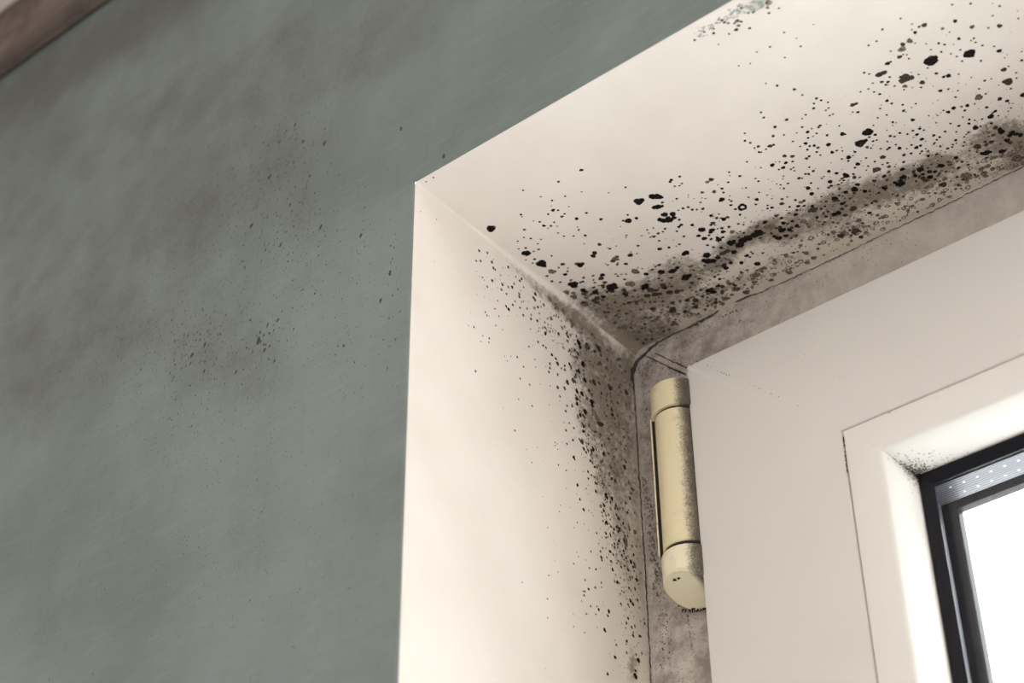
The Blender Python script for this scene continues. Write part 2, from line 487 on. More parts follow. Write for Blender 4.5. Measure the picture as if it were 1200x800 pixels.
# spots read off the photograph: (crop origin, scale, list of x, y, major radius, tone)
B_, N_, G_ = 1, 2, 3
SOFF = [
 (600, 200, 8, [(650, 0, 20, B_), (436, 104, 15, N_), (104, 176, 12, N_), (270, 242, 10, N_), (375, 277, 13, B_), (498, 238, 12, N_), (652, 197, 9, N_), (905, 208, 9, N_),
   (1065, 157, 13, B_), (370, 331, 7, N_), (385, 370, 20, B_), (433, 371, 13, B_), (340, 409, 13, B_), (493, 408, 13, B_), (468, 434, 18, N_), (84, 412, 14, B_), (92, 431, 9, N_),
   (606, 454, 20, B_), (698, 397, 15, B_), (834, 451, 18, B_), (202, 470, 9, G_), (260, 480, 14, N_), (300, 518, 18, B_), (365, 523, 15, N_), (395, 487, 12, N_), (424, 527, 9, N_),
   (338, 543, 9, N_), (116, 549, 15, B_), (432, 590, 11, N_), (626, 558, 12, B_), (614, 532, 8, N_), (578, 614, 12, B_), (487, 619, 12, B_), (686, 607, 16, B_), (112, 623, 11, N_),
   (176, 633, 13, B_), (54, 657, 11, N_), (272, 645, 10, N_), (243, 685, 11, N_), (250, 738, 15, N_), (676, 682, 9, N_), (820, 690, 22, N_), (913, 729, 11, N_), (977, 704, 9, N_),
   (62, 731, 10, N_), (128, 724, 15, N_), (203, 755, 11, B_), (132, 772, 44, B_), (775, 767, 26, B_), (760, 795, 28, B_), (1108, 788, 28, B_), (1170, 775, 10, N_), (372, 797, 12, B_),
   (1085, 405, 13, B_), (1042, 460, 14, B_), (1090, 461, 36, B_), (1166, 438, 19, B_), (533, 335, 10, G_), (1018, 517, 7, G_)]),
 (600, 280, 8, [(212, 188, 15, B_), (275, 228, 52, B_), (300, 250, 28, B_), (195, 225, 12, N_), (130, 195, 10, G_), (375, 305, 40, G_), (475, 235, 22, N_), (438, 268, 12, N_), (498, 333, 22, B_),
   (520, 302, 14, N_), (527, 272, 9, N_), (612, 232, 26, N_), (640, 240, 36, B_), (660, 228, 22, B_), (328, 346, 16, N_), (550, 385, 14, N_), (375, 396, 16, N_), (452, 405, 14, N_),
   (580, 428, 48, B_), (548, 422, 30, B_), (641, 404, 16, N_), (510, 500, 35, G_), (505, 545, 35, G_), (575, 545, 38, G_), (575, 505, 24, G_), (568, 594, 30, G_), (665, 478, 30, B_),
   (695, 495, 26, N_), (670, 510, 22, N_), (778, 498, 32, B_), (700, 545, 28, G_), (680, 605, 44, G_), (760, 337, 15, N_), (763, 378, 12, N_), (773, 404, 14, N_), (848, 327, 26, B_),
   (835, 360, 30, N_), (870, 402, 24, N_), (850, 432, 24, N_), (905, 440, 30, B_), (950, 432, 42, B_), (925, 465, 42, B_), (970, 455, 26, B_), (892, 495, 18, B_), (940, 490, 26, N_),
   (855, 540, 26, B_), (800, 552, 30, N_), (770, 575, 28, N_), (850, 570, 18, B_), (805, 595, 22, N_), (1050, 478, 28, N_), (1065, 512, 32, B_), (1110, 420, 50, G_), (1130, 425, 26, N_),
   (1170, 310, 28, B_), (1150, 300, 40, G_), (972, 322, 13, N_), (992, 340, 13, B_), (1025, 325, 10, N_), (1068, 325, 11, N_), (1055, 375, 15, B_), (1068, 228, 20, B_),
   (985, 232, 14, N_), (898, 235, 13, N_), (970, 180, 36, G_), (945, 200, 26, N_), (985, 160, 18, N_), (1150, 480, 18, N_), (1165, 590, 22, N_), (1095, 600, 22, N_), (1135, 540, 14, N_)]),
 (740, 200, 8, [(47, 277, 30, B_), (92, 270, 32, B_), (70, 290, 40, B_), (195, 238, 38, B_), (240, 238, 42, B_), (270, 245, 30, B_), (290, 298, 16, N_), (215, 342, 28, B_), (250, 338, 34, B_),
   (285, 332, 20, B_), (310, 412, 34, B_), (388, 408, 34, B_), (265, 455, 28, B_), (300, 465, 34, B_), (350, 460, 44, B_), (400, 440, 26, B_), (340, 440, 24, N_),
   (47, 438, 18, B_), (373, 78, 18, B_), (362, 97, 16, B_), (452, 46, 16, N_), (472, 115, 12, B_), (405, 141, 12, B_), (450, 137, 11, B_), (748, 84, 26, N_), (712, 106, 22, G_),
   (664, 205, 18, N_), (775, 196, 22, N_), (810, 132, 8, N_), (848, 166, 16, B_), (862, 202, 14, B_), (848, 268, 30, B_), (830, 282, 16, B_), (907, 109, 14, B_), (1016, 52, 16, B_), (922, 49, 8, N_),
   (424, 265, 14, B_), (388, 287, 7, G_), (588, 263, 6, N_), (660, 257, 8, N_), (694, 262, 9, N_), (484, 356, 16, N_), (532, 345, 16, N_), (571, 368, 16, B_), (670, 360, 18, N_), (440, 374, 11, N_),
   (916, 270, 11, N_), (932, 323, 16, B_), (975, 361, 16, B_), (1073, 157, 11, B_), (1097, 246, 12, N_), (1175, 265, 22, B_), (1163, 72, 11, N_), (1190, 98, 14, B_),
   (746, 427, 20, B_), (820, 412, 11, N_), (800, 448, 18, N_), (865, 458, 26, B_), (900, 440, 20, N_), (1018, 412, 16, N_), (1002, 496, 15, N_), (1066, 437, 8, N_), (448, 459, 16, N_),
   (466, 508, 20, B_), (445, 525, 18, B_), (425, 565, 14, B_), (570, 511, 20, B_), (315, 540, 16, N_), (295, 568, 13, N_), (250, 583, 17, N_), (205, 531, 10, B_), (162, 580, 9, N_),
   (210, 612, 20, N_), (178, 618, 12, N_), (260, 654, 14, B_), (492, 616, 15, B_), (450, 692, 15, B_), (352, 723, 17, B_), (264, 736, 23, B_), (514, 770, 34, B_), (490, 785, 26, B_),
   (660, 557, 36, B_), (757, 562, 32, B_), (740, 580, 20, B_), (765, 496, 24, N_), (744, 514, 16, B_), (785, 516, 10, N_), (848, 540, 18, B_), (860, 572, 26, B_), (916, 528, 20, N_), (945, 572, 30, G_),
   (808, 546, 11, B_), (630, 612, 22, B_), (684, 635, 28, B_), (728, 606, 16, N_), (746, 640, 18, N_), (820, 645, 32, B_), (805, 625, 20, B_), (855, 620, 18, B_), (712, 694, 16, B_), (930, 672, 42, B_),
   (960, 655, 22, B_), (1005, 620, 13, B_), (1053, 578, 15, B_), (1040, 650, 46, B_), (1015, 690, 44, B_), (1090, 630, 46, B_), (1150, 600, 42, B_), (1175, 570, 30, B_), (840, 716, 20, B_),
   (900, 745, 30, N_), (960, 755, 30, B_), (850, 770, 30, N_), (705, 788, 40, B_), (1080, 790, 24, B_), (1175, 525, 16, N_), (1120, 478, 7, N_), (1150, 476, 8, N_)]),
 (740, 280, 8, [(702, 150, 36, B_), (680, 200, 30, B_), (720, 205, 42, B_), (770, 200, 34, B_), (810, 170, 28, B_), (850, 140, 26, B_), (870, 120, 24, N_), (900, 110, 20, N_), (955, 118, 24, B_),
   (1080, 150, 24, B_), (1110, 163, 14, B_), (930, 217, 22, B_), (1030, 215, 24, B_), (870, 240, 26, B_), (885, 268, 30, B_), (850, 250, 18, N_), (895, 300, 12, N_), (1180, 225, 32, B_),
   (1085, 285, 16, N_), (1165, 330, 46, G_), (1030, 316, 10, N_), (280, 312, 36, B_), (390, 300, 36, B_), (365, 312, 24, B_), (430, 272, 26, B_), (372, 365, 20, N_), (512, 360, 44, B_), (490, 375, 26, B_),
   (545, 345, 26, B_), (50, 310, 26, B_), (138, 330, 26, B_), (545, 260, 12, N_), (584, 295, 14, B_), (600, 358, 12, N_), (635, 374, 18, B_), (566, 411, 22, N_), (657, 411, 9, B_), (780, 352, 18, N_),
   (827, 372, 18, B_), (262, 248, 18, B_), (226, 263, 12, B_), (130, 440, 42, B_), (110, 462, 26, B_), (180, 476, 38, N_), (230, 480, 26, N_), (295, 435, 34, N_), (310, 455, 28, B_), (150, 530, 34, N_), (220, 520, 36, N_),
   (265, 515, 26, N_), (360, 500, 36, N_), (428, 492, 34, N_), (650, 470, 14, B_), (715, 478, 30, B_), (765, 490, 34, B_), (750, 462, 26, B_), (810, 435, 24, B_), (850, 440, 28, N_), (915, 415, 28, G_),
   (970, 432, 22, N_), (985, 466, 36, N_), (1060, 430, 16, N_), (1150, 405, 28, G_), (850, 488, 22, N_), (605, 488, 14, N_), (550, 452, 16, N_), (665, 530, 22, N_), (712, 538, 14, N_), (940, 520, 22, G_),
   (522, 566, 28, N_), (600, 566, 34, N_), (455, 575, 14, N_), (385, 598, 26, N_), (735, 576, 16, N_), (785, 590, 26, N_), (600, 630, 30, N_), (715, 620, 18, N_), (785, 628, 20, G_), (390, 664, 46, N_),
   (505, 675, 28, N_), (555, 690, 14, N_), (45, 590, 26, N_), (95, 575, 30, G_), (200, 660, 30, N_), (220, 592, 16, N_), (295, 624, 16, G_), (1075, 500, 40, G_), (880, 555, 30, G_), (250, 733, 20, G_), (400, 780, 26, G_)]),
 (870, 180, 8, [(395, 15, 22, N_), (468, 18, 22, N_), (600, 38, 18, N_), (625, 18, 16, N_), (730, 8, 12, N_), (280, 105, 24, B_), (407, 80, 20, B_), (470, 68, 15, N_), (382, 128, 22, B_), (343, 147, 12, B_), (455, 144, 13, N_),
   (478, 127, 12, N_), (488, 158, 11, N_), (348, 72, 10, N_), (310, 75, 8, G_), (664, 158, 16, B_), (590, 188, 14, N_), (626, 195, 9, N_), (530, 228, 18, B_), (560, 227, 11, B_), (385, 210, 10, N_), (378, 236, 8, N_),
   (160, 258, 24, B_), (125, 232, 12, G_), (32, 318, 10, N_), (358, 292, 11, B_), (388, 320, 12, N_), (427, 278, 13, N_), (643, 272, 14, B_), (616, 320, 25, B_), (709, 325, 11, N_), (649, 376, 26, B_),
   (155, 360, 11, B_), (136, 425, 26, B_), (56, 406, 13, B_), (232, 384, 11, G_), (370, 418, 16, N_), (276, 415, 10, G_), (420, 400, 10, N_), (368, 460, 24, N_), (235, 476, 12, B_), (235, 505, 14, B_), (276, 496, 18, B_),
   (442, 492, 15, B_), (524, 488, 20, B_), (578, 488, 16, B_), (655, 494, 20, B_), (575, 440, 20, N_), (545, 452, 22, G_), (496, 430, 16, N_), (742, 408, 12, B_), (775, 498, 14, B_), (735, 456, 12, N_), (810, 160, 20, B_),
   (882, 180, 20, B_), (970, 205, 32, B_), (955, 190, 18, B_), (990, 215, 18, B_), (947, 228, 12, B_), (1040, 192, 14, B_), (744, 228, 12, B_), (763, 210, 10, N_), (822, 262, 26, B_), (833, 304, 18, B_), (912, 256, 10, N_),
   (932, 275, 12, N_), (995, 32, 26, B_), (993, 65, 14, B_), (932, 46, 12, B_), (1037, 18, 9, B_), (1082, 97, 24, B_), (1112, 70, 9, N_), (1180, 120, 13, N_), (1163, 157, 10, B_), (1050, 225, 22, N_), (1104, 222, 11, N_),
   (1080, 293, 24, B_), (1052, 338, 38, B_), (970, 368, 26, B_), (1148, 352, 26, B_), (868, 428, 34, B_), (908, 398, 14, B_), (910, 336, 14, B_), (938, 473, 24, B_), (935, 520, 22, N_), (1040, 518, 38, N_), (1005, 425, 14, N_),
   (1045, 450, 12, N_), (860, 570, 30, B_), (900, 558, 32, B_), (965, 578, 26, N_), (785, 588, 22, N_), (700, 598, 20, B_), (498, 568, 22, B_), (318, 574, 22, N_), (365, 598, 20, B_), (208, 638, 24, B_), (440, 552, 12, N_),
   (510, 525, 18, N_), (468, 630, 18, B_), (385, 648, 26, B_), (425, 655, 16, N_), (510, 675, 24, B_), (370, 715, 38, B_), (350, 690, 22, B_), (440, 712, 26, B_), (462, 690, 20, N_), (150, 740, 50, B_), (110, 770, 40, B_), (50, 780, 44, B_),
   (300, 775, 22, B_), (408, 770, 26, B_), (340, 792, 34, B_), (500, 770, 28, G_), (255, 680, 60, G_), (135, 686, 14, B_), (1065, 728, 50, N_), (1110, 775, 24, N_), (1155, 735, 24, G_), (925, 770, 36, N_), (1160, 485, 16, N_),
   (895, 650, 20, G_), (1090, 628, 32, G_), (625, 680, 26, G_), (575, 635, 30, G_), (660, 530, 40, N_), (690, 520, 22, N_), (630, 540, 20, N_), (1192, 558, 22, B_)]),
 (1020, 100, 6.667, [(72, 65, 13, B_), (28, 47, 10, B_), (130, 119, 16, B_), (167, 143, 13, N_), (76, 180, 10, B_), (128, 232, 10, B_), (57, 254, 10, B_), (175, 288, 12, B_), (24, 314, 9, B_), (330, 269, 18, B_), (260, 200, 15, N_), (322, 175, 8, G_),
   (547, 45, 17, B_), (609, 30, 11, B_), (683, 40, 9, N_), (665, 91, 11, B_), (397, 22, 11, N_), (270, 10, 22, G_), (846, 90, 34, G_), (900, 62, 11, N_), (1010, 102, 20, B_), (1068, 117, 17, B_), (1098, 20, 10, B_), (848, 22, 10, N_),
   (1190, 70, 26, B_), (650, 176, 19, B_), (608, 208, 18, B_), (712, 166, 12, N_), (757, 157, 18, B_), (738, 196, 13, B_), (815, 143, 9, B_), (908, 170, 15, B_), (722, 246, 9, N_), (773, 265, 13, B_), (770, 295, 14, B_), (625, 296, 11, B_),
   (690, 313, 14, B_), (975, 198, 16, B_), (955, 213, 11, B_), (940, 240, 28, B_), (872, 260, 10, B_), (1000, 235, 9, B_), (1098, 173, 10, N_), (1083, 135, 9, B_), (525, 235, 8, N_), (820, 328, 24, B_), (766, 360, 13, N_), (945, 294, 14, B_),
   (1025, 365, 28, B_), (1010, 345, 20, B_), (975, 330, 22, N_), (960, 388, 18, N_), (915, 362, 18, G_), (1110, 375, 28, B_), (1090, 395, 24, B_), (1140, 385, 22, B_), (1175, 392, 24, B_), (946, 442, 22, N_), (905, 463, 20, N_), (838, 476, 32, N_),
   (1068, 430, 26, B_), (1092, 450, 20, N_), (910, 525, 32, B_), (880, 530, 24, B_), (930, 520, 22, B_), (1022, 515, 24, B_), (1045, 512, 16, B_), (1170, 478, 22, G_), (1120, 540, 20, G_), (1145, 570, 46, G_), (870, 650, 26, G_), (915, 630, 26, G_), (895, 685, 24, G_),
   (750, 712, 50, G_), (835, 710, 20, G_), (955, 652, 24, G_), (668, 562, 20, B_), (690, 643, 16, B_), (230, 372, 13, B_), (290, 381, 11, B_), (155, 397, 14, B_), (188, 402, 12, N_), (133, 441, 9, B_), (200, 466, 10, B_), (228, 495, 18, B_),
   (148, 492, 15, N_), (322, 467, 11, B_), (385, 337, 14, B_), (332, 353, 12, B_), (418, 348, 10, B_), (364, 384, 16, B_), (402, 420, 18, B_), (362, 486, 20, B_), (392, 470, 14, B_), (432, 492, 8, B_), (402, 514, 12, B_), (318, 533, 13, B_), (452, 548, 15, B_),
   (495, 388, 14, B_), (540, 400, 13, B_), (518, 420, 11, B_), (502, 444, 10, B_), (583, 356, 13, N_), (670, 358, 10, B_), (665, 420, 14, B_), (643, 455, 11, N_), (638, 474, 11, B_), (724, 466, 11, B_), (545, 473, 9, B_), (735, 436, 10, B_),
   (285, 497, 9, N_), (265, 548, 18, N_), (97, 565, 24, N_), (35, 599, 11, B_), (135, 610, 12, B_), (95, 622, 10, B_), (145, 637, 17, N_), (50, 665, 36, N_), (250, 655, 22, B_), (260, 600, 14, N_), (388, 655, 30, B_), (348, 702, 22, B_), (260, 712, 26, B_), (240, 718, 18, B_),
   (108, 710, 20, B_), (555, 626, 26, B_), (540, 622, 18, B_), (620, 617, 18, N_), (410, 692, 16, B_), (462, 672, 22, B_), (505, 672, 18, B_), (465, 715, 26, B_), (410, 722, 24, N_), (430, 738, 26, N_), (235, 755, 40, B_), (195, 755, 20, B_), (220, 772, 30, B_), (565, 775, 34, N_),
   (30, 745, 20, N_), (5, 365, 22, B_), (38, 388, 15, B_), (22, 438, 12, B_), (50, 430, 10, B_), (6, 492, 10, B_), (110, 795, 26, B_)]),
 (870, 90, 6.667, [(272, 72, 14, N_), (406, 97, 15, N_), (468, 139, 10, N_), (578, 166, 14, N_), (615, 181, 12, B_), (558, 207, 11, N_), (557, 246, 14, N_), (668, 196, 10, B_), (672, 240, 10, N_), (652, 258, 9, N_), (682, 299, 10, N_), (706, 287, 11, G_),
   (146, 280, 11, N_), (167, 320, 12, B_), (346, 337, 16, N_), (255, 393, 16, N_), (495, 298, 11, N_), (466, 328, 8, N_), (606, 378, 14, N_), (467, 392, 12, N_), (509, 427, 16, B_), (513, 472, 12, B_), (424, 436, 8, N_), (325, 453, 10, N_),
   (580, 438, 11, N_), (756, 381, 9, B_), (781, 446, 21, B_), (860, 212, 22, N_), (888, 202, 16, N_), (860, 268, 9, N_), (902, 270, 14, B_), (923, 112, 9, B_), (984, 91, 12, G_), (1028, 114, 10, B_), (1072, 132, 12, B_), (1018, 47, 9, N_),
   (980, 435, 42, B_), (960, 440, 28, B_), (1000, 425, 26, B_), (915, 525, 40, B_), (935, 515, 32, B_), (965, 498, 18, B_), (672, 527, 22, B_), (701, 587, 17, B_), (240, 463, 15, N_), (20, 500, 13, B_), (62, 517, 12, B_), (18, 440, 10, B_), (125, 546, 15, N_), (95, 558, 10, N_),
   (215, 540, 20, N_), (242, 530, 14, N_), (185, 565, 10, N_), (493, 514, 17, B_), (525, 535, 12, B_), (560, 531, 14, B_), (590, 548, 14, N_), (507, 562, 12, B_), (580, 582, 12, B_), (451, 536, 9, B_), (518, 612, 18, N_), (502, 632, 17, N_),
   (330, 613, 19, N_), (389, 615, 18, N_), (340, 667, 18, B_), (392, 655, 13, N_), (232, 688, 20, B_), (318, 708, 19, B_), (285, 723, 10, B_), (380, 720, 12, N_), (408, 733, 9, N_), (609, 608, 10, N_), (781, 577, 9, N_), (778, 638, 11, N_), (830, 628, 22, B_),
   (828, 655, 12, B_), (880, 587, 13, B_), (1005, 560, 13, B_), (1020, 505, 12, B_), (1048, 497, 12, B_), (975, 552, 16, N_), (1038, 453, 14, B_), (1025, 381, 10, B_), (1056, 320, 10, B_), (902, 683, 20, B_), (984, 702, 11, B_), (968, 731, 10, N_), (1035, 665, 10, B_),
   (1097, 632, 24, N_), (1096, 688, 12, B_), (1135, 676, 13, B_), (1050, 730, 38, N_), (554, 732, 13, B_), (676, 733, 17, B_), (735, 750, 16, B_), (520, 762, 9, B_), (492, 757, 11, B_), (36, 668, 10, B_), (148, 588, 9, N_), (1148, 558, 18, N_), (1155, 465, 14, B_), (1132, 508, 9, B_)]),
 (800, 0, 7.5, [(346, 178, 14, N_), (367, 195, 15, N_), (272, 288, 15, N_), (470, 256, 20, N_), (515, 186, 14, N_), (514, 65, 12, N_), (588, 245, 14, N_), (490, 220, 18, G_), (408, 292, 11, N_), (757, 110, 14, N_), (845, 68, 11, N_), (315, 381, 9, N_),
   (190, 278, 12, N_), (148, 315, 14, G_), (768, 411, 12, N_), (892, 287, 12, G_), (652, 453, 9, N_), (1002, 338, 9, G_), (1038, 411, 12, N_), (897, 506, 10, N_), (594, 553, 8, N_), (492, 574, 9, N_), (732, 736, 9, N_), (480, 180, 24, G_), (620, 95, 22, G_), (578, 108, 15, G_), (400, 200, 14, G_), (745, 60, 18, G_), (750, 18, 30, G_), (104, 348, 10, N_), (455, 200, 14, G_), (272, 250, 12, G_), (1150, 216, 8, G_)]),
 (1000, 0, 6, [(332, 126, 9, N_), (695, 33, 10, N_), (825, 28, 11, N_), (1028, 41, 11, N_), (980, 110, 9, N_), (717, 153, 17, B_), (498, 176, 22, N_), (462, 187, 12, N_), (434, 226, 16, B_), (1028, 182, 21, N_), (950, 198, 10, N_), (835, 192, 20, G_), (628, 205, 14, G_), (413, 166, 8, N_), (410, 205, 8, N_),
   (203, 201, 11, N_), (162, 283, 10, N_), (106, 314, 10, B_), (262, 356, 8, B_), (395, 285, 26, G_), (347, 308, 20, N_), (342, 343, 30, G_), (325, 398, 19, N_), (435, 302, 8, N_), (376, 383, 8, B_), (390, 411, 9, B_), (350, 380, 8, N_), (240, 446, 18, B_), (262, 434, 10, B_),
   (180, 525, 26, N_), (215, 510, 24, N_), (76, 510, 11, B_), (112, 520, 9, B_), (365, 550, 44, N_), (345, 570, 28, N_), (405, 548, 26, N_), (360, 603, 18, G_), (243, 575, 13, B_), (200, 575, 14, N_), (228, 594, 11, B_), (256, 541, 11, N_), (290, 605, 9, N_), (104, 620, 12, N_), (52, 641, 8, B_), (146, 643, 9, B_), (184, 658, 11, B_), (238, 707, 14, B_),
   (545, 425, 50, B_), (520, 435, 30, B_), (570, 410, 30, B_), (817, 380, 42, B_), (795, 388, 24, B_), (838, 365, 22, B_), (743, 274, 14, B_), (600, 305, 12, B_), (641, 313, 11, B_), (512, 308, 7, B_), (546, 348, 8, B_), (618, 364, 10, B_), (686, 378, 8, B_), (727, 398, 9, B_), (752, 352, 9, B_), (765, 430, 10, N_), (908, 322, 10, B_), (848, 272, 10, B_), (861, 300, 9, B_), (828, 288, 7, B_),
   (1026, 357, 19, B_), (1057, 484, 22, N_), (1090, 462, 8, N_), (1090, 570, 36, N_), (1065, 570, 22, N_), (1183, 422, 12, B_), (1190, 660, 30, B_), (584, 519, 13, B_), (670, 534, 20, B_), (636, 543, 14, B_), (740, 521, 8, N_), (522, 478, 9, B_), (460, 525, 9, N_), (485, 585, 22, N_), (476, 620, 9, N_), (613, 640, 15, B_), (668, 628, 11, B_), (736, 636, 8, N_), (922, 561, 11, B_), (968, 548, 7, B_),
   (883, 682, 30, N_), (932, 657, 9, N_), (883, 621, 9, N_), (1028, 692, 18, B_), (1080, 705, 15, B_), (1107, 618, 9, B_), (720, 681, 10, B_), (1063, 402, 6, N_), (677, 229, 7, N_), (415, 620, 6, N_), (357, 633, 8, B_)]),
]
seen = []
for ox, oy, sc, lst in SOFF:
    for x, y, r, t in lst:
        px, py, rp = ox + x / sc, oy + y / sc, r / sc
        if any(abs(px - a) < 1.6 and abs(py - b) < 1.6 for a, b, q in seen if q != (ox, oy)): continue
        seen.append((px, py, (ox, oy)))
        if rp > 3.2 and t != G_:         # big colonies: a lumpy cluster
            hspot(px, py, rp * .92, t, asp=1.0, jag=.15)
            for _ in range(int(rp * 1.2)):
                a = rnd.random() * 6.28
                hspot(px + math.cos(a) * rp * .85, py + math.sin(a) * rp * .55, rp * rnd.uniform(.10, .24), t if rnd.random() < .7 else N_)
        elif t == G_ and rp > 3:
            hspot(px, py, rp * .9, G_, jag=.22)
            if rnd.random() < .6: hspot(px, py, rp * .8, N_, ring=.78, jag=.22)
            for _ in range(5):
                a = rnd.random() * 6.28; q = rnd.random() * .8
                hspot(px + math.cos(a) * rp * q, py + math.sin(a) * rp * .6 * q, rnd.uniform(.5, 1.1), N_)
        else:
            hspot(px, py, rp * .95, t)
hspot(870, 242.5, 5.4, B_, ring=.42); hspot(870, 242.5, 5.8, B_, ring=.6)
hspot(575.5, 267.5, 5, B_, jag=.1); hspot(575.5, 267.5, 5.8, N_, ring=.8)
# scattered fine spots on the head, thickening towards the window frame
def seg(px): return crack_y(px)
for _ in range(1500):
    px = rnd.uniform(600, 1200); d = rnd.expovariate(1 / 75.0) + 6
    lim = 100 + (px - 600) * .13
    if d > lim * 1.25: continue
    py = seg(px) - d - max(0, (743 - px)) * 0
    if px < 743 and py > 281 + (px - 560) * .745 - 4: continue
    inside = d < 60
    if not inside and rnd.random() < .45: continue
    hspot(px, py, rnd.uniform(.4, 1.0) if rnd.random() < .75 else rnd.uniform(1, 1.9), rnd.choice((B_, N_, N_)) if not inside else rnd.choice((N_, N_, G_)))
for cx, cy, rx, ry, an, a in SOFFIT_STAIN:
    for _ in range(int(rx * ry / 18)):
        u, v = rnd.gauss(0, .55) * rx, rnd.gauss(0, .55) * ry
        an_ = math.radians(an)
        hspot(cx + u * math.cos(an_) - v * math.sin(an_), cy + u * math.sin(an_) + v * math.cos(an_), rnd.choice((.5, .7, .9, 1.2, 2.0)), rnd.choice((N_, N_, G_)))
for _ in range(240):                      # faint row of grey rings just above the frame
    px = rnd.uniform(700, 1200); py = seg(px) - rnd.uniform(4, 34)
    hspot(px, py, rnd.uniform(1.2, 3.6), G_, ring=rnd.choice((0, .5, .6)))
for _ in range(90):                       # green wall paint dragged over the edge of the head
    t = rnd.random(); px = 812 + t * 90; py = 36 - t * 42 + rnd.gauss(0, 4) + 3
    hspot(px, py, rnd.uniform(1, 4.5) * (.5 + t * .6), 4, asp=1.6, jag=.5)

